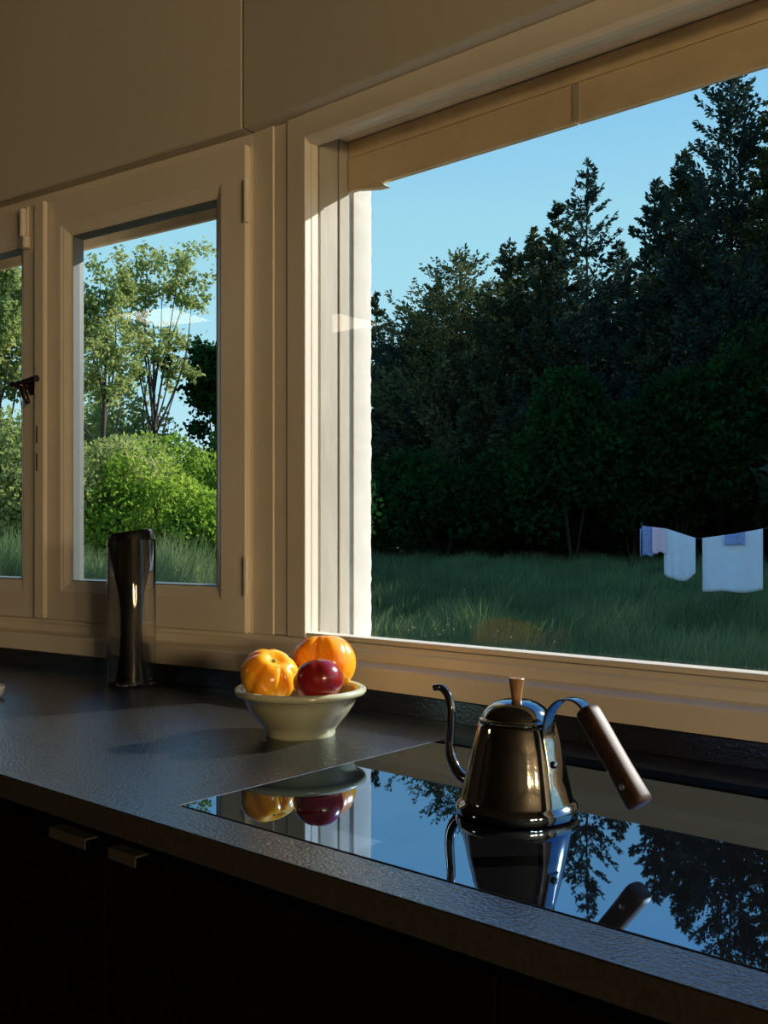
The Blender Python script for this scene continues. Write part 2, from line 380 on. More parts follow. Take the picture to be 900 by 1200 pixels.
# frame: stile, head and right stile as one mitred frame without a bottom rail seam
p1(box('stile', (-1.537, 1.458, 1.0175), (XW0, 1.4765, 2.0935), M['paint'], bevel=.0015))
p1(box('stile', (XW1, 1.458, 1.0175), (XW1 + .06, 1.4765, 2.0935), M['paint'], bevel=.0015))
p1(mesh('head', [(x, y, z) for x in (XW0 + .0005, XW1 - .0005) for (y, z) in ((1.458, 2.0935), (1.458, 2.046), (1.466, 2.038), (1.4775, 2.036), (1.4775, 2.0935))],
        [(0, 1, 2, 3, 4), (5, 9, 8, 7, 6)] + [(i, (i + 1) % 5, 5 + (i + 1) % 5, 5 + i) for i in range(5)], M['paint']))
post = [B + MIT * .0072, np.array((-1.5795, 1.4572)), np.array((-1.5795, 1.505)), B + MIT * .055]
p1(mesh('post', [(p[0], p[1], z) for z in (1.0175, 2.0935) for p in post], [(0, 1, 2, 3), (7, 6, 5, 4)] + [(i, (i + 1) % 4, 4 + (i + 1) % 4, 4 + i) for i in range(4)], M['paint']))
p1(box('cover_batten', (-1.578, 1.4615, 1.0175), (-1.541, 1.478, 2.0935), M['paint'], bevel=.003))
for nm, lo, hi in (('bead', (-1.53, 1.4777, 1.0175), (XW0, 1.497, 2.09)), ('bead', (XW1, 1.4777, 1.0175), (XW1 + .05, 1.497, 2.09)),
                   ('bead', (XW0 + .0005, 1.4785, 2.038), (XW1 - .0005, 1.497, 2.09)), ('bead', (XW0 + .0005, 1.462, 1.0175), (XW1 - .0005, 1.497, 1.0275))):
    p1(box(nm, lo, hi, M['paint'], bevel=.0012))
pane = p1(box('pane', (XW0 - .01, 1.4985, 1.018), (XW1 + .01, 1.5025, 2.05), M['pane']))
# old outer frame, shutter guide, metal strip
p1(box('outer_frame', (-1.53, 1.504, 1.0), (-1.4865, 1.5600, 2.072), M['old_wood'], bevel=.003))
p1(box('outer_frame', (XW1, 1.504, 1.0), (XW1 + .05, 1.56, 2.072), M['old_wood'], bevel=.002))
p1(box('shutter_guide', (-1.53, 1.5615, 1.0), (-1.4845, 1.5935, 2.072), M['old_wood'], bevel=.002))
p1(box('shutter_guide', (XW1, 1.5615, 1.0), (XW1 + .05, 1.5935, 2.072), M['old_wood'], bevel=.002))
p1(box('guide_rail', (-1.53, 1.5945, 1.0), (-1.4885, 1.6055, 2.06), M['guide']))
p1(box('soffit', (-1.4835, 1.504, 2.072), (XW1, 1.586, 2.09), M['shutter']))
p1(box('shutter_slat', (-1.483, 1.586, 1.9640), (-0.9255, 1.599, 2.0355), M['shutter'], bevel=.002))
p1(box('shutter_slat', (-0.9240, 1.586, 1.9640), (XW1 - .002, 1.599, 2.0355), M['shutter'], bevel=.002))
p1(box('shutter_slat', (-1.483, 1.588, 2.0370), (XW1 - .002, 1.600, 2.0715), M['shutter'], bevel=.0015))
p1(box('joint_strip', (-0.932, 1.5845, 1.968), (-0.918, 1.5858, 2.034), M['old_wood'], bevel=.0004))
# end stop under the shutter
p1(mesh('shutter_stop', [(-1.455, 1.585, 1.9635), (-1.39, 1.585, 1.9635), (-1.373, 1.585, 1.953), (-1.40, 1.585, 1.954),
                         (-1.455, 1.600, 1.9635), (-1.39, 1.600, 1.9635), (-1.373, 1.600, 1.953), (-1.40, 1.600, 1.954)],
        [(0, 1, 2, 3), (4, 7, 6, 5), (0, 3, 7, 4), (3, 2, 6, 7), (2, 1, 5, 6), (1, 0, 4, 5)], M['shutter']))
p1(mesh('outer_sill', [(x, y, z) for x in (-1.484, XW1) for (y, z) in ((1.504, .95), (1.504, 1.018), (1.72, .985), (1.72, .955))],
        [(0, 1, 2, 3), (4, 7, 6, 5), (0, 4, 5, 1), (1, 5, 6, 2), (2, 6, 7, 3), (3, 7, 4, 0)], M['plaster']))
# dried water spots on the lower left of the pane
random.seed(11); v = []; f = []
for i in range(34):
    cx = random.gauss(-1.17, .05); cz = 1.036 + abs(random.gauss(0.012, .012)); r = random.uniform(.0006, .0015)
    if i > 24: cx = random.uniform(-1.3, -0.9); cz = random.uniform(1.03, 1.2); r *= .7
    b0 = len(v); v.append((cx, 1.4978, cz))
    for k in range(6): v.append((cx + r * math.cos(k * 1.047), 1.4984, cz + r * math.sin(k * 1.047)))
    for k in range(6): f.append((b0, b0 + 1 + k, b0 + 1 + (k + 1) % 6))
o = mesh('water_spots', v, f, M['cup'], pane); o['kind'] = 'stuff'

# ------------------------------------------------------------------ casement window (window_2)
w2 = empty('window_2', (LP(.68, 0)[0], LP(.68, 0)[1], 1.0)); struct(w2, 'cream two-leaf casement window with a dark bronze latch')
def p2(o, par=None):
    o.parent = par or w2
    if par is None: o.matrix_parent_inverse = Matrix.Translation(-Vector(w2.location))
    return o
ring_prof = [(0, .008), (.045, .008), (.045, .055), (0, .055)]
fr = p2(ring_frame('frame', .0005, 1.44, .985, 2.093, [(0, .007), (.0265, .007), (.0265, .03), (.060, .03), (.060, .055), (0, .055)], M['paint']))
# bottom of the frame is hidden by the window board; sashes sit proud of the frame
def sash(s0, s1, face, out=0.0):
    prof = [(0, face + .001), (.001, face), (.070, face), (.074, face + .003), (.078, face + .004), (.092, face + .013), (.096, face + .014), (.096, face + .050), (0.004, face + .050)]
    o = p2(ring_frame('sash', s0, s1, 1.0175, 2.0665, prof, M['paint']))
    gk = p2(ring_frame('spacer', s0 + .0962, s1 - .0962, 1.0175 + .0962, 2.0665 - .0962, [(0, face + .0155), (.0025, face + .0155), (.0045, face + .034), (.0045, face + .046), (0, face + .046)], M['spacer']), o)
    pn = p2(wbox('pane', s0 + .0985, s1 - .0985, face + .036, face + .040, 1.116, 1.968, M['pane']), o)
    return o
sr = sash(.008, .688, -.010)
sl_ = sash(.692, 1.372, -.012)
# astragal on the left leaf covering the meeting joint
p2(wbox('astragal', .664, .7005, -.0255, -.0125, 1.0205, 2.0635, M['paint'], bevel=.002), sl_)
for z0, z1 in ((1.898, 1.988), (1.098, 1.182)):
    hg = p2(tube('hinge', [(*LP(.003, -.012), z0), (*LP(.003, -.012), z1)], .0065, M['white_metal'], None, 14, up=(1, 0, 0)), sr)
# top latch: bracket and rod on the left leaf
p2(wbox('latch_plate', .738, .776, -.0165, -.0125, 1.962, 2.064, M['white_metal'], bevel=.001), sl_)
p2(tube('latch_rod', [(*LP(.745, -.026), 1.985), (*LP(.745, -.026), 2.055)], .0085, M['white_metal'], None, 14, up=(1, 0, 0)), sl_)
p2(tube('latch_rod', [(*LP(.735, -.024), 1.955), (*LP(.735, -.024), 1.982)], .0105, M['white_metal'], None, 14, up=(1, 0, 0)), sl_)
p2(wbox('latch_slot', .752, .760, -.0172, -.0166, 1.99, 2.055, M['gap']), sl_)
# espagnolette handle: rosette, neck, lever with ball end and drop
hd = p2(lathe('handle', [(0, 0), (.021, 0), (.022, .004), (.015, .009), (.010, .012), (.009, .030), (.012, .034), (.013, .040), (.010, .046), (0, .047)], M['bronze'], None, 24), sl_)
hp = LP(.722, -.0128); n3 = Vector((-NL[0], -NL[1], 0))
hd.location = Vector((hp[0], hp[1], 1.604))
hd.rotation_euler = n3.to_track_quat('Z', 'Y').to_euler()
def lp3(s, t, z): p = LP(s, t); return (p[0], p[1], z)
lev = catmull([lp3(.75, -.052, 1.607), lp3(.728, -.054, 1.606), lp3(.70, -.056, 1.611), lp3(.672, -.054, 1.614), lp3(.655, -.052, 1.615)], 6)
p2(tube('lever', lev, [.009 - .0035 * math.sin(math.pi * i / (len(lev) - 1)) for i in range(len(lev))], M['bronze'], None, 12, up=(0, 0, 1)), sl_)
drop = catmull([lp3(.722, -.045, 1.602), lp3(.716, -.046, 1.588), lp3(.711, -.042, 1.570), lp3(.710, -.036, 1.558)], 5)
p2(tube('lever_drop', drop, [.010 - .004 * i / (len(drop) - 1) for i in range(len(drop))], M['bronze'], None, 12, up=(0, 1, 0)), sl_)
for z0, z1 in ((1.458, 1.502), (1.389, 1.433)):
    p2(wbox('slot', .688, .6925, -.0262, -.0254, z0, z1, M['gap']), sl_)
# outside shutter edge seen above the sashes
p2(wbox('shutter_slat', .045, 1.40, .136, .148, 1.985, 2.036, M['shutter'], bevel=.0015))
p2(wbox('soffit', .045, 1.40, .056, .136, 2.036, 2.05, M['shutter']))
p2(wbox('reveal', .03, .045, .056, .21, .99, 2.05, M['plaster'])); p2(wbox('reveal', 1.40, 1.46, .056, .21, .99, 2.05, M['plaster']))
p2(wbox('outer_sill', .03, 1.45, .056, .25, .96, 1.02, M['plaster']))

# ------------------------------------------------------------------ worktop, hob, cabinets
CZ = 0.90; CF = 0.702
wt = empty('worktop', (-0.9, 1.05, CZ)); tag(wt, 'black textured stone worktop running below both windows', 'worktop')
def pw(o, e, par=None):
    o.parent = par or e
    if par is None: o.matrix_parent_inverse = Matrix.Translation(-Vector(e.location))
    return o
HX0, HX1, HY0, HY1 = -0.995, -0.215, 0.762, 1.315
def slab():
    # worktop slab with a recess cut for the hob: built as strips around the opening
    bm = bmesh.new()
    back = path_pts(-.030, XR, 1.62)
    bx = [XR, back[1][0], back[2][0]]
    outer = [(-3.2, CF), (XR, CF), (XR, back[0][1]), tuple(back[1]), tuple(back[2])]
    o2 = [(HX0, HY0), (HX1, HY0), (HX1, HY1), (HX0, HY1)]
    faces = [[outer[0], outer[1], o2[1], o2[0]], [outer[1], outer[2], o2[2], o2[1]], [outer[2], outer[3], o2[3], o2[2]], [outer[3], outer[4], outer[0], o2[0], o2[3]]]
    d = {}
    def V(p):
        k = (round(p[0], 5), round(p[1], 5))
        if k not in d: d[k] = bm.verts.new((p[0], p[1], CZ))
        return d[k]
    for q in faces: bm.faces.new([V(p) for p in q])
    r = bmesh.ops.extrude_face_region(bm, geom=bm.faces[:])
    for el in r['geom']:
        if isinstance(el, bmesh.types.BMVert): el.co.z -= .032
    bmesh.ops.recalc_face_normals(bm, faces=bm.faces)
    be = [e for e in bm.edges if abs(e.verts[0].co.y - CF) < 1e-5 and abs(e.verts[1].co.y - CF) < 1e-5 and abs(e.verts[0].co.z - e.verts[1].co.z) < 1e-5]
    bmesh.ops.bevel(bm, geom=be, offset=.0016, segments=2, affect='EDGES')
    me = bpy.data.meshes.new('slab'); me.materials.append(M['stone']); me.materials.append(M['stone_edge'])
    for fc in bm.faces:
        if fc.normal.y < -.9 and abs(fc.calc_center_median().y - CF) < 1e-4: fc.material_index = 1
    bm.to_mesh(me); bm.free()
    return link('slab', me, None, None)
pw(slab(), wt)
pw(path_extrude('upstand', [(-.038, .9005), (-.038, .937), (-.035, .9395), (-.018, .9395), (-.018, .9005)], M['stone'], xr=XR, sl=1.62), wt)

hb = empty('cooktop', ((HX0 + HX1) / 2, (HY0 + HY1) / 2, CZ - .03)); tag(hb, 'black glass induction cooktop set flush in the stone worktop under the kettle', 'cooktop')
pw(box('glass_plate', (HX0 + .003, HY0 + .003, CZ - .006), (HX1 - .003, HY1 - .003, CZ + .0006), M['hobglass'], bevel=.0006), hb)
pw(box('trim', (HX0 + .0008, HY0 + .001, CZ - .010), (HX0 + .0024, HY1 - .001, CZ + .0009), M['hobtrim']), hb)
pw(box('trim', (HX1 - .0024, HY0 + .001, CZ - .010), (HX1 - .0008, HY1 - .001, CZ + .0009), M['hobtrim']), hb)
pw(box('casing', (HX0 + .02, HY0 + .02, CZ - .055), (HX1 - .02, HY1 - .02, CZ - .0065), M['cab']), hb)

def cabinet(x0, x1, label):
    c = empty('base_cabinet', ((x0 + x1) / 2, 1.0, 0.0)); tag(c, label, 'cabinet', 'black base cabinets under the worktop')
    pw(box('body', (x0 + .001, .756, .10), (x1 - .001, 1.33 if x1 > -1.7 else 1.2, .842), M['cab']), c)
    pw(box('plinth', (x0 + .001, .80, 0.001), (x1 - .001, .82, .099), M['cab']), c)
    for z0, z1 in ((.105, .46), (.464, .838)):
        d = pw(box('drawer', (x0 + .002, .7375, z0), (x1 - .002, .7550, z1), M['cab'], bevel=.0012), c)
        if z1 > .5:
            for a, b_ in ([(-1.220, -1.135)] if abs(x1 + 1.11) < .01 else [(-1.083, -1.027)] if abs(x0 + 1.11) < .01 else []):
                bm = box_bm((a, .7225, z1 + .0004), (b_, .742, z1 + .0026)); box_bm((a, .7225, z1 - .011), (b_, .7242, z1 + .0003), bm)
                pw(bmobj('pull', bm, M['chrome']), c, d)
lab = ['black base cabinet at the left, first under the casement window', 'black base cabinet with a steel tab pull, left of the cooktop', 'black base cabinet directly below the left half of the cooktop',
       'black base cabinet below the right half of the cooktop', 'black base cabinet to the right of the cooktop']
for i, x0 in enumerate((-2.31, -1.71, -1.11, -.51, .09)): cabinet(x0, x0 + .6, lab[i])

# ------------------------------------------------------------------ kettle
kx, ky = -.6677, 1.0072
kt = empty('kettle', (kx, ky, CZ + .0008), math.atan2(-.167, .981)); tag(kt, 'stainless steel gooseneck pour-over kettle with walnut grip on the cooktop', 'kettle')
def pk(o, par=None): o.parent = par or kt; return o
pk(lathe('body', [(0, .0005), (.066, .0005), (.0712, .002), (.0722, .006), (.0718, .011), (.0695, .0145), (.0675, .016), (.0660, .0185), (.0600, .047), (.0530, .077), (.0462, .1035), (.0452, .1055), (.0442, .1065), (.038, .1068), (0, .1068)], M['steel'], kt, 72, smooth=28))
lid = pk(lathe('lid', [(0, .1072), (.0430, .1072), (.0442, .1085), (.0444, .1105), (.0428, .1118), (.0415, .1125), (.0388, .1185), (.0335, .1248), (.0260, .1298), (.0165, .1328), (.008, .1338), (0, .1340)], M['steel'], kt, 64, smooth=32))
pk(lathe('knob', [(0, .1338), (.0062, .1338), (.0064, .138), (.0092, .1555), (.0094, .158), (.0088, .1588), (0, .1588)], M['wood_light'], lid, 28))
sp_pts = [(-.055, 0, .022), (-.075, 0, .021), (-.097, 0, .0265), (-.112, 0, .043), (-.1165, 0, .064), (-.1145, 0, .087), (-.1135, 0, .108), (-.120, 0, .124), (-.1315, 0, .1315), (-.144, 0, .1305)]
spp = catmull(sp_pts, 8); ns = len(spp)
pk(tube('spout', spp, [.0085 - .0040 * (i / (ns - 1)) ** 0.7 for i in range(ns)], M['steel'], kt, 20, up=(0, 1, 0)))
hs = catmull([(.0575, 0, .058), (.0520, 0, .082), (.0485, 0, .102), (.0525, 0, .124), (.0670, 0, .1395), (.0850, 0, .1445), (.1000, 0, .1405), (.1100, 0, .130)], 8)
pk(tube('strap', hs, .01, M['steel'], kt, 20, up=(0, 1, 0), flat=(.9, .17)))
rv0 = pk(lathe('rivet', [(0, -.001), (.0042, -.001), (.0042, .001), (.003, .0025), (0, .003)], M['steel'], kt, 16))
rv0.location = (.0590, 0, .066); rv0.rotation_euler = (0, math.radians(76), 0)
ga, gb = np.array((.1045, 0, .1365)), np.array((.1775, 0, .0445))
gp = [ga + (gb - ga) * t for t in (0, .02, .06, .2, .4, .6, .8, .94, .98, 1)]
grip = pk(tube('grip', gp, [.0095, .0118, .0125, .0128, .0126, .0126, .013, .0135, .0128, .0108], M['wood_dark'], kt, 24, up=(0, 1, 0), flat=(1.0, .92)))
gn = np.cross((gb - ga) / np.linalg.norm(gb - ga), (0, 1, 0))
for sgn in (-1, 1):
    q = ga + (gb - ga) * .80
    rv = pk(lathe('rivet', [(0, -.001), (.0036, -.001), (.0036, .0008), (.0028, .0016), (0, .0018)], M['hobtrim'], grip, 16))
    rv.location = (q[0] , sgn * .0126, q[2]); rv.rotation_euler = (math.radians(-90 * sgn), 0, 0)

# ------------------------------------------------------------------ bowl of tomatoes
bx_, by_ = -1.200, 1.169
bowl = empty('fruit_bowl', (bx_, by_, CZ)); tag(bowl, 'pale green glazed stoneware bowl holding tomatoes on the worktop', 'bowl')
o = lathe('bowl', [(0, .006), (.050, .006), (.0525, .0), (.057, .0), (.0585, .004), (.0575, .009), (.066, .019), (.080, .036), (.0895, .0515), (.0945, .064), (.1000, .0655), (.1065, .0675), (.1092, .0715), (.1085, .0765), (.1035, .0790), (.0960, .0775), (.0895, .0715), (.0850, .058), (.074, .038), (.058, .022), (.03, .014), (0, .013)], M['celadon'], bowl, 72, smooth=60)
o.name = 'vessel'
def cam_at(px, py, fw):
    r = (px - 450) / 1184.0 * fw; z = CAMZ + (626 - py) / 1184.0 * fw
    return Vector((r * CA - fw * SA, r * SA + fw * CA, z))
def tomato(name, c, R, squash, ribs, depth, seed, m, label, tilt, cleft=None, stem=True):
    rnd = random.Random(seed); ph = [rnd.uniform(-.25, .25) for _ in range(ribs)]; amp = [rnd.uniform(.5, 1.2) for _ in range(ribs)]
    e = empty(name, c); axis = Vector((0, 0, 1)) * tilt[0] + Vector((CA, SA, 0)) * tilt[1] + Vector((SA, -CA, 0)) * tilt[2]   # up, image right, towards camera
    if cleft is not None:
        cd = axis.to_track_quat('Z', 'Y').to_matrix().inverted() @ (Vector((SA, -CA, 0)) + Vector((CA, SA, 0)) * cleft); cleft = math.atan2(cd.y, cd.x)
    e.rotation_euler = (axis.to_track_quat('Z', 'Y').to_matrix() @ Matrix.Rotation(tilt[3], 3, 'Z')).to_euler(); tag(e, label, 'tomato', 'tomatoes in the green bowl')
    nu, nv = 96, 48; v = []; f = []
    for i in range(nv + 1):
        th = math.pi * i / nv
        for j in range(nu):
            a = 2 * math.pi * j / nu
            k = 0.0
            for q in range(ribs):
                d = (a - 2 * math.pi * q / ribs - ph[q] + math.pi) % (2 * math.pi) - math.pi
                k += amp[q] * math.exp(-(d / 0.15) ** 2)
            if cleft is not None:
                d = (a - cleft + math.pi) % (2 * math.pi) - math.pi; k += 4.4 * math.exp(-(abs(d) / 0.20) ** 1.2)
            wgt = math.sin(th) ** 0.7 * (0.35 + 0.65 * (0.5 + 0.5 * math.cos(th)))
            rr = 1 - depth * k * wgt
            rad = R * rr * math.sin(th) ** 0.86
            z = R * squash * math.cos(th)
            # dimple at the stem end and the blossom end
            z -= R * 0.20 * math.exp(-(math.sin(th) / 0.26) ** 2) * (1 if th < math.pi / 2 else -0.4)
            v.append((rad * math.cos(a), rad * math.sin(a), z))
    for i in range(nv):
        for j in range(nu):
            j2 = (j + 1) % nu; f.append((i * nu + j, (i + 1) * nu + j, (i + 1) * nu + j2, i * nu + j2))
    mesh('skin', v, f, m, e, 80)
    if stem:
        zz = R * squash - R * .20
        o2 = lathe('stem_scar', [(0, zz + .0045), (.0025, zz + .004), (.004, zz + .0005), (.0075, zz - .0005), (.009, zz - .004)], M['stem'], e, 14)
    return e
tomato('tomato', cam_at(316, 791, 1.650), .0485, .78, 6, .19, 3, M['tom_orange'], 'orange ribbed heirloom tomato at the left of the bowl', (.80, .30, .42, 0.4))
tomato('tomato', cam_at(379, 777, 1.735), .0560, .88, 5, .08, 8, M['tom_yellow'], 'large yellow-orange tomato with a deep cleft at the back of the bowl', (.95, -.05, -.22, 0.0), cleft=-.22, stem=False)
tomato('tomato', cam_at(373, 798, 1.605), .0400, .80, 5, .04, 5, M['tom_red'], 'small dark red tomato at the front of the bowl', (.8, -.2, -.5, 1.2), stem=False)

# ------------------------------------------------------------------ glass cylinder with black insert
gx, gy = -1.878, 1.312
gj = empty('glass_cylinder', (gx, gy, CZ)); tag(gj, 'tall clear glass cylinder with a black tapered insert below the casement', 'vase')
lathe('glass_wall', [(0, .0005), (.050, .0005), (.0525, .003), (.0525, .315), (.0515, .319), (.0505, .319), (.0495, .315), (.0495, .010), (.047, .007), (0, .007)], M['glass'], gj, 56)
def tiltw(p, a):
    if p[2] > .30: p = [p[0], p[1], p[2] + .006 * math.cos(a - 0.7)]
    return p
lathe('insert', [(0, .0085), (.034, .0085), (.0335, .016), (.026, .06), (.023, .11), (.0235, .16), (.0285, .20), (.0385, .245), (.0465, .28), (.0480, .30), (.0480, .318), (.0475, .331), (.044, .336), (.041, .334), (.040, .30), (.03, .25), (0, .22)], M['blackrubber'], gj, 48, warp=tiltw)
# small china piece at the far left edge of the worktop
cu = cam_at(-4, 775, 2.02); ch = empty('small_dish', (cu.x - .03, cu.y - .0, CZ)); tag(ch, 'small white china dish at the left edge of the worktop', 'dish')
lathe('dish_body', [(0, .003), (.018, .0), (.020, .0), (.028, .010), (.031, .022), (.030, .024), (.028, .022), (.024, .011), (0, .007)], M['cup'], ch, 32)

# ------------------------------------------------------------------ garden
def rw(r, w_): return (r * CA - w_ * SA, r * SA + w_ * CA)
def gz(w_, r=0.0):
    k = max(0.0, min(1.0, (-r - 0.9) / 1.6)); k = k * k * (3 - 2 * k)
    return -0.45 + 0.80 * k * max(0.0, min(1.0, (w_ - 5) / 4)) + max(0.0, min(w_ - 15, 35)) * 0.010 * (1 - .5 * k) + max(0.0, w_ - 50) * 0.03
def ground():
    v = []; f = []; nr, nw = 110, 110
    ws = [2.3 + (130 - 2.3) * (i / nw) ** 2 for i in range(nw + 1)]
    xs = [-110 + 220 * j / nr for j in range(nr + 1)]
    # grid in world y beyond the house, height follows distance along the camera axis
    for i in range(nw + 1):
        for j in range(nr + 1):
            X = xs[j]; Y = 1.70 + (ws[i] - 2.3)
            ww = -X * SA + Y * CA
            rr = X * CA + Y * SA
            z = gz(ww, rr) + 0.05 * math.sin(X * 1.3 + Y * .7) + 0.04 * math.sin(X * .5 - Y * 1.1)
            v.append((X, Y, z))
    for i in range(nw):
        for j in range(nr): f.append((i * (nr + 1) + j, i * (nr + 1) + j + 1, (i + 1) * (nr + 1) + j + 1, (i + 1) * (nr + 1) + j))
    o = mesh('ground', v, f, M['soil'], None, 60); return struct(o, 'meadow ground rising gently towards the trees')
ground()

def quads(name, P, D, S, m, parent=None, kind=None):
    """diamond leaves: P centres(base), D along vectors, S across vectors"""
    N = len(P); V = np.empty((N, 4, 3), np.float32)
    V[:, 0] = P; V[:, 1] = P + D * .5 + S; V[:, 2] = P + D; V[:, 3] = P + D * .5 - S
    me = bpy.data.meshes.new(name); me.vertices.add(N * 4); me.vertices.foreach_set('co', V.ravel())
    me.loops.add(N * 4); me.loops.foreach_set('vertex_index', np.arange(N * 4, dtype=np.int32))
    me.polygons.add(N); me.polygons.foreach_set('loop_start', np.arange(0, N * 4, 4, dtype=np.int32))
    try: me.polygons.foreach_set('loop_total', np.full(N, 4, np.int32))
    except Exception: pass
    me.update(); me.validate()
    o = link(name, me, m, parent)
    if kind: o['kind'] = kind
    return o
def unit(a): return a / (np.linalg.norm(a, axis=-1, keepdims=True) + 1e-9)

def trunk_mesh(h, r0, seed, parent, lean=0.0):
    rnd = random.Random(seed); pts = []; rad = []
    for i in range(8):
        t = i / 7; pts.append((rnd.uniform(-.06, .06) * t + lean * t * h, rnd.uniform(-.06, .06) * t, h * t * .97)); rad.append(r0 * (1 - .93 * t) + .008)
    return tube('trunk', pts, rad, M['bark'], parent, 8, up=(1, 0.2, 0))

def conifer_data(h, rb, seed, nb=170, per=190, spray=.21, power=.85, low=.03, curve=.35):
    rg = np.random.default_rng(seed)
    t = low + (1 - low) * np.sort(rg.random(nb))
    az = rg.random(nb) * 2 * np.pi
    L = rb * (1 - t) ** power * rg.uniform(.62, 1.18, nb) + .10
    L = np.minimum(L, rb * 1.05) * 1.25
    cnt = np.maximum(14, (nb * per * L ** 1.0 / np.sum(L ** 1.0))).astype(int)
    b = np.repeat(np.arange(nb), cnt); n = len(b)
    u = rg.random(n) ** .62
    Lb = L[b]; a = az[b]
    dirh = np.stack([np.cos(a), np.sin(a), np.zeros(n)], 1); side = np.stack([-np.sin(a), np.cos(a), np.zeros(n)], 1)
    lat = rg.normal(0, .13, n) * Lb * (1.05 - .8 * u)
    P = dirh * (Lb * u)[:, None] + side * lat[:, None]
    P[:, 2] = t[b] * h + Lb * (-.30 * u + (curve + .25) * u * u) + rg.normal(0, .06, n) * (.4 + Lb * .5)
    D = dirh * rg.uniform(.2, 1, n)[:, None] + side * (np.sign(lat + rg.normal(0, .05, n)) * rg.uniform(0, .9, n))[:, None]
    D[:, 2] += rg.uniform(-.25, .8, n)
    D = unit(D) * (spray * rg.uniform(.5, 1.2, n) * (.6 + .4 * (1 - t[b])))[:, None]
    k = 60; Pl = np.zeros((k, 3)); Pl[:, 2] = h * (1 - .16 * rg.random(k)); Dl = np.stack([rg.normal(0, .45, k), rg.normal(0, .45, k), np.ones(k)], 1)
    P = np.vstack([P, Pl]); D = np.vstack([D, unit(Dl) * spray * .8])
    S = unit(np.cross(D, rg.normal(0, 1, D.shape))) * (np.linalg.norm(D, axis=1) * .23)[:, None]
    return P, D, S
FAR = 1.9                                 # the wood stands some 45 to 60 m away
def conifer(px, topy, w_, rb, seed, m, label, group='conifers beyond the lawn', **kw):
    w_ *= FAR; rb *= FAR; kw['spray'] = kw.get('spray', .21) * FAR
    r = (px - 450) / 1184.0 * w_; x, y = rw(r, w_); z0 = gz(w_) - .05; h = CAMZ + (626 - topy) / 1184.0 * w_ - z0
    e = empty('conifer_tree', (x, y, z0)); tag(e, label, 'tree', group)
    P, D, S = conifer_data(h, rb, seed, **kw); quads('foliage', P, D, S, M[m], e, 'stuff')
    trunk_mesh(h, .05 + h * .006, seed, e); return e

def blob_data(R, n, seed, clumps=26, leaf=.09, flat=1.0, inner=.25):
    """foliage in rounded clumps over an ellipsoid (rx, ry, rz) standing on z=0"""
    rg = np.random.default_rng(seed); R = np.array(R, float)
    c = unit(rg.normal(0, 1, (clumps, 3))); c[:, 2] = np.abs(c[:, 2]) * 1.05 - .25
    c = c * rg.uniform(.45, .85, (clumps, 1)); cr_ = rg.uniform(.22, .42, clumps)
    k = rg.integers(0, clumps, n)
    d = unit(rg.normal(0, 1, (n, 3))); rr = (1 - inner * rg.random(n) ** 2)[:, None]
    P = c[k] + d * cr_[k][:, None] * rr
    P[:, 2] = P[:, 2] * .55 + .45
    P = P * R * np.array((1, 1, 2.0)) * .5 * np.array((2, 2, 1)) 
    D = unit(d * .7 + rg.normal(0, .6, (n, 3))) * (leaf * rg.uniform(.6, 1.3, n))[:, None]
    S = unit(np.cross(D, rg.normal(0, 1, (n, 3)))) * (np.linalg.norm(D, axis=1) * .34)[:, None]
    return P, D, S
def shrub(px, w_, R, seed, m, label, n=16000, leaf=.09, clumps=26, group='shrubs along the meadow edge', z=None, stems=4, topy=None):
    r = (px - 450) / 1184.0 * w_; x, y = rw(r, w_); z0 = gz(w_, r) - .05 if z is None else z
    if topy is not None: R = (R[0], R[1], (CAMZ + (626 - topy) / 1184.0 * w_ - z0) / 1.08)
    e = empty('leafy_shrub', (x, y, z0)); tag(e, label, 'shrub', group)
    P, D, S = blob_data(R, n, seed, clumps, leaf); P[:, 2] = np.maximum(P[:, 2], .02); quads('foliage', P, D, S, M[m], e, 'stuff')
    rnd = random.Random(seed)
    for i in range(stems):
        a = rnd.uniform(0, 6.28); tube('stem', [(0.05 * math.cos(a), .05 * math.sin(a), 0), (R[0] * .25 * math.cos(a), R[1] * .25 * math.sin(a), R[2] * .45), (R[0] * .5 * math.cos(a), R[1] * .5 * math.sin(a), R[2] * .8)], [.04, .03, .012], M['bark'], e, 6, up=(0.3, 1, 0.1))
    return e

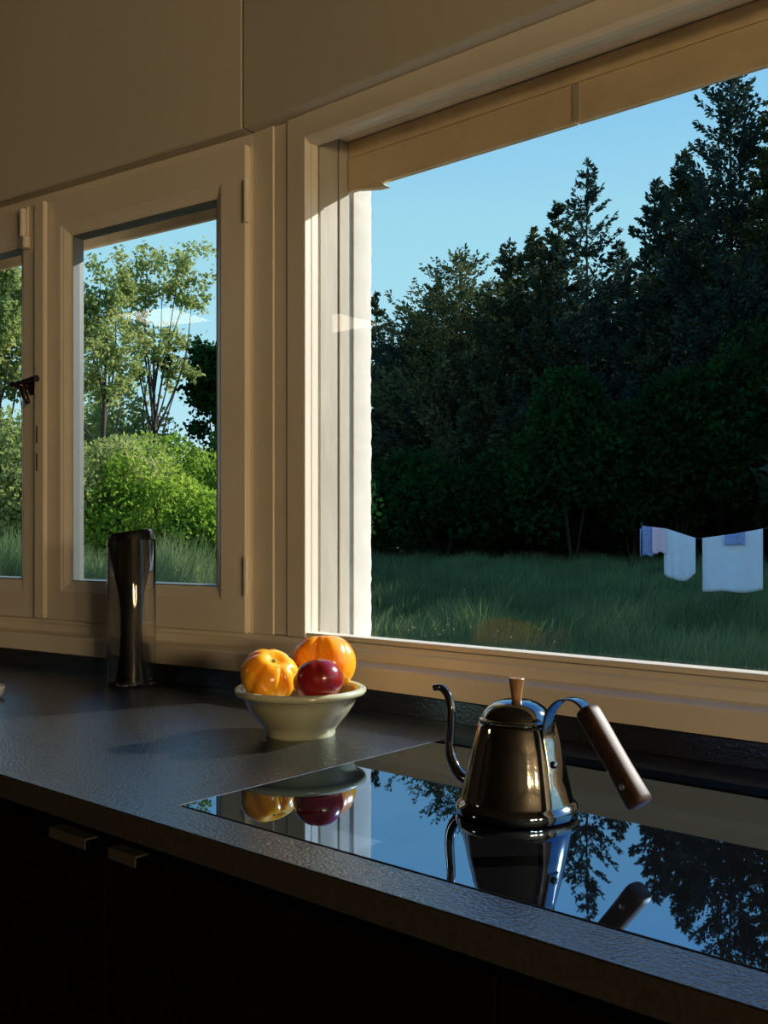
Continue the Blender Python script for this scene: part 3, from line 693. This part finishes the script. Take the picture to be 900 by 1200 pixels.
def open_tree(px, topy, w_, seed, m, label, tips, n=6000, leaf=.11, puff=.55, group='loose broadleaf trees behind the casement'):
    """sparse tree: trunk with forking limbs, each limb end carrying a leafy puff. tips = list of (px, py, dw, size)"""
    r = (px - 450) / 1184.0 * w_; x, y = rw(r, w_); z0 = gz(w_, r) - .05
    e = empty('broadleaf_tree', (x, y, z0)); tag(e, label, 'tree', group)
    rnd = random.Random(seed); rg = np.random.default_rng(seed)
    loc = []
    for (tx, ty, dw, sz) in tips:
        ww = w_ + dw; rr = (tx - 450) / 1184.0 * ww; X, Y = rw(rr, ww); loc.append((np.array((X - x, Y - y, CAMZ + (626 - ty) / 1184.0 * ww - z0)), sz))
    hmax = max(p[2] for p, s in loc); lx, ly = rnd.uniform(-.25, .25), rnd.uniform(-.25, .25)
    def ax(t): return np.array((lx * t * t * 1.5 + .12 * math.sin(3.1 * t), ly * t * t, hmax * .82 * t))
    tube('trunk', [tuple(ax(t)) for t in (0, .2, .4, .6, .8, 1)], [.085, .07, .055, .04, .028, .012], M['bark'], e, 8, up=(1, .2, 0))
    Ps = []; Ds = []
    for p, sz in loc:
        t0 = max(.22, min(.85, (p[2] / hmax) * rnd.uniform(.45, .72) / .82)); a0 = ax(t0)
        mid = a0 * .45 + p * .55 + np.array((rnd.uniform(-.2, .2), rnd.uniform(-.2, .2), rnd.uniform(-.35, -.05)))
        tube('branch', catmull([tuple(a0), tuple(mid), tuple(p)], 4), [.026 - .0026 * q for q in range(9)], M['bark'], e, 6, up=(.9, .3, .1))
        k = int(n * sz / len(loc)); sub = 8
        cc = p + rg.normal(0, puff * sz * .62, (sub, 3)) * np.array((1, 1, .7)); kk = rg.integers(0, sub, k)
        q = cc[kk] + rg.normal(0, puff * sz * .22, (k, 3)); Ps.append(q); Ds.append(unit(rg.normal(0, 1, (k, 3))))
    P = np.vstack(Ps); D = np.vstack(Ds) * (leaf * rg.uniform(.6, 1.3, len(P)))[:, None]
    S = unit(np.cross(D, rg.normal(0, 1, P.shape))) * (np.linalg.norm(D, axis=1) * .36)[:, None]
    quads('foliage', P, D, S, M[m], e, 'stuff'); return e

# conifers in the picture window, left to right
conifer(441, 345, 33, 1.5, 21, 'conifer', 'slim dark conifer tip at the left edge of the picture window', nb=150)
conifer(478, 372, 30, 3.2, 22, 'conifer_blue', 'low broad blue-dark conifer left of the rounded one', nb=200, power=.55)
conifer(540, 299, 28, 3.0, 23, 'cedar', 'rounded olive-green conifer with a domed crown', nb=300, per=130, power=.5)
conifer(512, 318, 29.5, 2.0, 24, 'conifer', 'narrow dark conifer just left of the domed one', nb=200)
conifer(597, 283, 26.5, 1.7, 25, 'conifer', 'slender conifer right of the domed one', nb=200)
conifer(625, 270, 27, 2.0, 26, 'cedar', 'olive conifer left of the sparse-topped one', nb=240)
conifer(655, 240, 26, 2.0, 27, 'conifer', 'dense conifer touching the sparse-topped one', nb=240)
conifer(689, 190, 25, 1.9, 28, 'conifer_blue', 'conifer with a sparse spindly top in mid window', nb=110, per=120, curve=.65)
conifer(724, 285, 27, 2.0, 29, 'conifer', 'lower conifer between the sparse top and the spire', nb=220)
conifer(768, 212, 25, 2.0, 30, 'conifer_blue', 'pointed conifer spire in the middle of the right half', nb=200)
conifer(802, 178, 24.5, 1.9, 31, 'conifer', 'dense conifer left of the tallest one', nb=240)
conifer(856, 58, 24, 2.5, 32, 'conifer_blue', 'tallest dark conifer at the right of the picture window', nb=300, per=190, curve=.6, power=.8)
conifer(905, 110, 23.5, 2.3, 33, 'cedar', 'olive conifer at the right edge of the picture window', nb=260)
conifer(955, 60, 24, 2.5, 34, 'conifer', 'tall conifer just outside the right edge of the view', nb=200)
# back row closing the gaps
for i, (px, ty) in enumerate(((505, 395), (585, 335), (650, 295), (735, 312), (820, 235), (900, 185))):
    conifer(px, ty, 32, 3.0, 50 + i, 'conifer', ['conifer deep behind the domed one', 'conifer deep behind the slender one', 'conifer deep behind the sparse-topped one', 'conifer deep behind the low gap', 'conifer deep behind the tallest one', 'conifer deep behind the olive one at the right edge'][i], nb=200, per=85, power=.5, spray=.36)
# conifers further right, out of view: they shade the lawn
first = None
def copy_tree(o, loc, rz, sc):
    c = o.copy(); COL.objects.link(c); c.location = loc; c.rotation_euler = (0, 0, rz); c.scale = (sc, sc, sc)
    for ch in o.children:
        d = ch.copy(); COL.objects.link(d); d.parent = c
    return c
e = None
OUT = [(13.4, 26, .60), (15.6, 25.5, .64), (18.0, 26, .70)] + [(20.4 + 2.4 * i, 25.0 + (i % 2) * 1.5, .83 if i < 4 else 1.42) for i in range(10)]
OUT += [(17.5 + 3.2 * i, 35 + (i % 2) * 2, 1.15) for i in range(8)] + [(24 + 3.6 * i, 47 + (i % 2) * 2, 1.4) for i in range(8)]
for i, (r_, w_, sc_) in enumerate(OUT):
    x, y = rw(r_, w_)
    if e is None:
        e = empty('conifer_tree', (x, y, gz(w_))); e.scale = (sc_, sc_, sc_); tag(e, 'tall conifer beyond the right side of the view shading the lawn', 'tree', 'conifers out of view on the right')
        P, D, S = conifer_data(17, 2.7, 77, nb=260, per=75, spray=.6, power=.45); quads('foliage', P, D, S, M['conifer'], e, 'stuff'); trunk_mesh(17, .28, 77, e)
    else:
        copy_tree(e, (x, y, gz(w_)), i * 1.1, sc_)

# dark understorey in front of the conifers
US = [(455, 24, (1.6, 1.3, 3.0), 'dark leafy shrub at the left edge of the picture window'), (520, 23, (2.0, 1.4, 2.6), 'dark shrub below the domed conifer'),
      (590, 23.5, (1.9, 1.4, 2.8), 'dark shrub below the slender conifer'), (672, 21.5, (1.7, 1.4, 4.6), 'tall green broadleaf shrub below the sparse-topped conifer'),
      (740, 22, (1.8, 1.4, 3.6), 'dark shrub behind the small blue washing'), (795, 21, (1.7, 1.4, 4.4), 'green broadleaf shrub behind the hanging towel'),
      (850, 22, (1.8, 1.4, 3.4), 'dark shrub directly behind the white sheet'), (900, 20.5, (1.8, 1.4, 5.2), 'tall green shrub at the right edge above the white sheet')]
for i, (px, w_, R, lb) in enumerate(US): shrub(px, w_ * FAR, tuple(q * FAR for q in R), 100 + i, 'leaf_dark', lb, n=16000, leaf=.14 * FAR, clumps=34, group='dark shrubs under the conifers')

# sunlit shrubs and trees behind the casement window
shrub(105, 15.5, (1.9, 1.5, 3.5), 201, 'leaf_olive', 'sunlit grey-green shrub at the left of the casement pane', n=24000, leaf=.075, topy=462, clumps=40)
shrub(170, 14.6, (1.5, 1.3, 2.75), 202, 'leaf_sun', 'sunlit bright green shrub behind the glass cylinder', n=24000, leaf=.075, topy=512, clumps=40)
shrub(238, 14.4, (1.25, 1.2, 2.15), 203, 'leaf_sun', 'low vivid green shrub at the lower right of the casement pane', n=20000, leaf=.075, topy=560, clumps=34)
shrub(262, 17.5, (1.3, 1.3, 3.1), 204, 'leaf_sun', 'yellow-green shrub behind the vivid one at the right of the casement pane', n=18000, leaf=.085, topy=500, clumps=34)
shrub(200, 18.8, (1.3, 1.3, 3.9), 205, 'leaf_sun', 'green rounded shrub rising behind the middle of the casement pane', n=16000, leaf=.09, topy=462, clumps=30)
shrub(18, 14.5, (1.7, 1.4, 3.5), 206, 'leaf_olive', 'sunlit shrub seen through the left casement leaf', n=22000, leaf=.08, topy=455, clumps=40)
shrub(-55, 15.5, (1.8, 1.5, 3.7), 207, 'leaf_olive', 'sunlit shrub at the far left behind the casement', n=14000, leaf=.09, topy=440, clumps=30)
shrub(310, 19, (2.4, 1.5, 3.4), 208, 'leaf_dark', 'dark shrub beyond the post between the two windows', n=14000, leaf=.12, clumps=30)
shrub(352, 24, (1.5, 1.3, 3.6), 209, 'leaf_dark', 'slim dark shrub beyond the plaster reveal of the picture window', n=14000, leaf=.12, clumps=30)
open_tree(175, 300, 21, 301, 'leaf_olive', 'sparse two-headed tree rising in the middle of the casement pane',
          [(172, 315, 0, .8), (155, 330, .3, .5), (210, 310, 0, .7), (222, 335, .4, .6), (225, 350, 0, .4), (165, 355, -.3, .6), (190, 350, .2, .6), (150, 375, 0, .6), (205, 400, .3, .5), (180, 410, 0, .5), (165, 430, 0, .6), (215, 430, .2, .4)], n=8000, leaf=.10, puff=.66)
open_tree(112, 335, 19.5, 302, 'leaf_olive', 'leaning grey-green tree at the upper left of the casement pane',
          [(118, 330, 0, .6), (135, 345, .2, .5), (105, 365, 0, .7), (125, 375, .3, .7), (100, 395, 0, .7), (130, 410, -.2, .7), (110, 430, 0, .8), (95, 445, .2, .7), (145, 440, 0, .5)], n=11000, leaf=.09, puff=.70)
shrub(130, 24, (2.6, 1.5, 4.9), 210, 'leaf_olive', 'hazy grey-green thicket behind the leaning tree', n=14000, leaf=.12, clumps=44)
open_tree(252, 430, 24, 303, 'leaf_dark', 'dark tree at the right edge of the casement pane',
          [(250, 440, 0, .8), (262, 420, 0, .9), (245, 465, .2, .8), (258, 480, 0, .9), (280, 440, 0, 1.0), (300, 420, 0, 1.0)], n=8000, leaf=.15, puff=.7)
open_tree(2, 318, 18, 304, 'leaf_olive', 'leafy tree filling the left casement leaf',
          [(8, 325, 0, .8), (-10, 320, 0, .9), (18, 350, .2, .4), (5, 365, 0, .8), (14, 390, .3, .7), (0, 420, 0, .9), (20, 440, 0, .7), (-30, 350, 0, 1), (-25, 400, 0, 1)], n=13000, leaf=.10, puff=.6)

# tall meadow grass, one body of blades nobody could count
def grass():
    rg = np.random.default_rng(9); N = 112000
    w_ = 9 + 40 * rg.random(N) ** 1.55; px = np.where(rg.random(N) < .78, rg.uniform(-60, 960, N), rg.uniform(-260, 1500, N)); r = (px - 450) / 1184 * w_
    x = r * CA - w_ * SA; y = r * SA + w_ * CA
    z = np.array([gz(q, q2) for q, q2 in zip(w_, r)]) - .03
    cl = .75 + .35 * np.sin(x * 1.7 + 1.3 * np.sin(y * 1.1)) * np.sin(y * 1.4 + x * .6)
    h = ((.42 + .32 * rg.random(N)) * cl + .12) * np.where(r < -1.6, 1.2, 1.0)
    lean = rg.normal(0, .16, (N, 2)) + np.array((.10, -.04)); wd = rg.uniform(.004, .0085, N) * (.6 + w_ / 20)
    a = rg.random(N) * np.pi; sx, sy = np.cos(a) * wd, np.sin(a) * wd
    V = np.empty((N, 5, 3), np.float32)
    V[:, 0] = np.stack([x - sx, y - sy, z], 1); V[:, 1] = np.stack([x + sx, y + sy, z], 1)
    mx, my, mz = x + lean[:, 0] * h * .45, y + lean[:, 1] * h * .45, z + h * .6
    V[:, 2] = np.stack([mx + sx * .8, my + sy * .8, mz], 1); V[:, 3] = np.stack([mx - sx * .8, my - sy * .8, mz], 1)
    V[:, 4] = np.stack([x + lean[:, 0] * h * 1.5, y + lean[:, 1] * h * 1.5, z + h], 1)
    base = (np.arange(N) * 5)[:, None]
    li = np.concatenate([base + np.array([0, 1, 2, 3]), base + np.array([3, 2, 4])], 1).astype(np.int32)
    me = bpy.data.meshes.new('meadow_grass'); me.vertices.add(N * 5); me.vertices.foreach_set('co', V.ravel())
    me.loops.add(N * 7); me.loops.foreach_set('vertex_index', li.ravel())
    st = np.stack([np.arange(N) * 7, np.arange(N) * 7 + 4], 1).ravel().astype(np.int32)
    me.polygons.add(N * 2); me.polygons.foreach_set('loop_start', st)
    me.update(); me.validate()
    o = link('meadow_grass', me, M['grass']); tag(o, 'tall meadow grass between the house and the trees', 'grass', kind='stuff')
grass()
rg = np.random.default_rng(5); N = 500
w_ = rg.uniform(9.5, 12.5, N); px = rg.uniform(-60, 34, N); r = (px - 450) / 1184 * w_
P = np.stack([r * CA - w_ * SA, r * SA + w_ * CA, rg.uniform(.55, .85, N)], 1); D = unit(rg.normal(0, 1, (N, 3))) * .06; S = unit(np.cross(D, rg.normal(0, 1, (N, 3)))) * .025
o = quads('yellow_blossom', P, D, S, M['yellow'], None, 'stuff'); tag(o, 'yellow wildflowers in the grass at the far left', 'flowers')

# ------------------------------------------------------------------ washing line
WD = 17.0
def wp(px, py, dw=0.0): p = cam_at(px, py, WD + dw); return np.array((p.x, p.y, p.z))
line_px = [(752, 616.5), (760, 617.5), (781, 620), (815, 631), (823, 631), (860, 626), (894, 620), (930, 612), (990, 596)]
lp = [wp(q[0], q[1], 0) for i, q in enumerate(line_px)]
o = tube('washing_line', lp, .006, M['wire'], None, 8, up=(0, 0, 1)); tag(o, 'thin dark washing line strung before the trees', 'clothesline')
for k_, lb in ((0, 'thin dark post at the left end of the washing line'), (-1, 'thin dark post at the right end of the washing line')):
    p = lp[k_]; g0 = gz(WD) - .1; zt = p[2] + .03
    o = empty('line_post', (p[0], p[1], g0)); tag(o, lb, 'post', 'posts of the washing line')
    lathe('pole', [(0, 0), (.013, 0), (.011, zt - g0), (0, zt - g0 + .01)], M['wire'], o, 12)
    lathe('cap', [(0, zt - g0 + .008), (.016, zt - g0 + .008), (.014, zt - g0 + .03), (0, zt - g0 + .035)], M['wire'], o, 12)
def line_y(px):
    for (a, ya), (b_, yb) in zip(line_px, line_px[1:]):
        if a <= px <= b_: return ya + (yb - ya) * (px - a) / (b_ - a)
    return 620
def cloth(name, x0, x1, ybot, m, label, cat, seed, folds=2.0, dw=0.0, rnd_bottom=0.0, amp=.03):
    """cloth folded over the line: front and a shorter back fall, 4 mm thick"""
    n, k = 26, 16; v = []; f = []; rnd = random.Random(seed); ph = rnd.uniform(0, 6)
    for side in (0, 1):
        for j in range(k + 1):
            for i in range(n + 1):
                u = i / n; t = j / k; px = x0 + (x1 - x0) * u; yt = line_y(px) - .5
                yb = ybot + rnd_bottom * (math.sin(math.pi * u) - 1) + 1.2 * math.sin(9 * u + ph)
                if side: yb = yt + (yb - yt) * .82
                py = yt + (yb - yt) * t
                off = amp * t * math.sin(folds * 6.28 * u + ph) + amp * .5 * t * math.sin(folds * 13 * u + 2 * ph)
                v.append(wp(px, py, dw + (.012 if side else -.012) * min(1, t * 6 + .6) + off * (.7 if side else 1)))
    m1 = (n + 1) * (k + 1)
    for s_ in (0, m1):
        for j in range(k):
            for i in range(n): a = s_ + j * (n + 1) + i; f.append((a, a + 1, a + n + 2, a + n + 1))
    for i in range(n): f.append((i, i + 1, m1 + i + 1, m1 + i))
    o = mesh(name, v, f, m, None, 70)
    md = o.modifiers.new('thickness', 'SOLIDIFY'); md.thickness = .004
    return tag(o, label, cat, 'washing on the line')
cloth('small_cloth', 750, 765.5, 651, M['bluecloth'], 'small blue cloth at the left end of the washing line', 'cloth', 1, .6)
cloth('pink_cloth', 764.5, 780.5, 648, M['pinkcloth'], 'small pink cloth next to the blue one on the line', 'cloth', 2, .6, -.05)
cloth('towel', 778, 815, 681, M['sheet'], 'white towel with a rounded bottom hanging on the line', 'towel', 3, 1.6, 0, 9.0, .05)
cloth('bed_sheet', 823, 894, 694, M['sheet'], 'large white sheet hanging at the right of the line', 'sheet', 4, 1.3, 0, 2.0, .05)
cloth('blue_rag', 850, 873, 638, M['bluecloth'], 'small blue rag hung over the top of the white sheet', 'cloth', 5, 1.0, -.06, -2.0, .02)
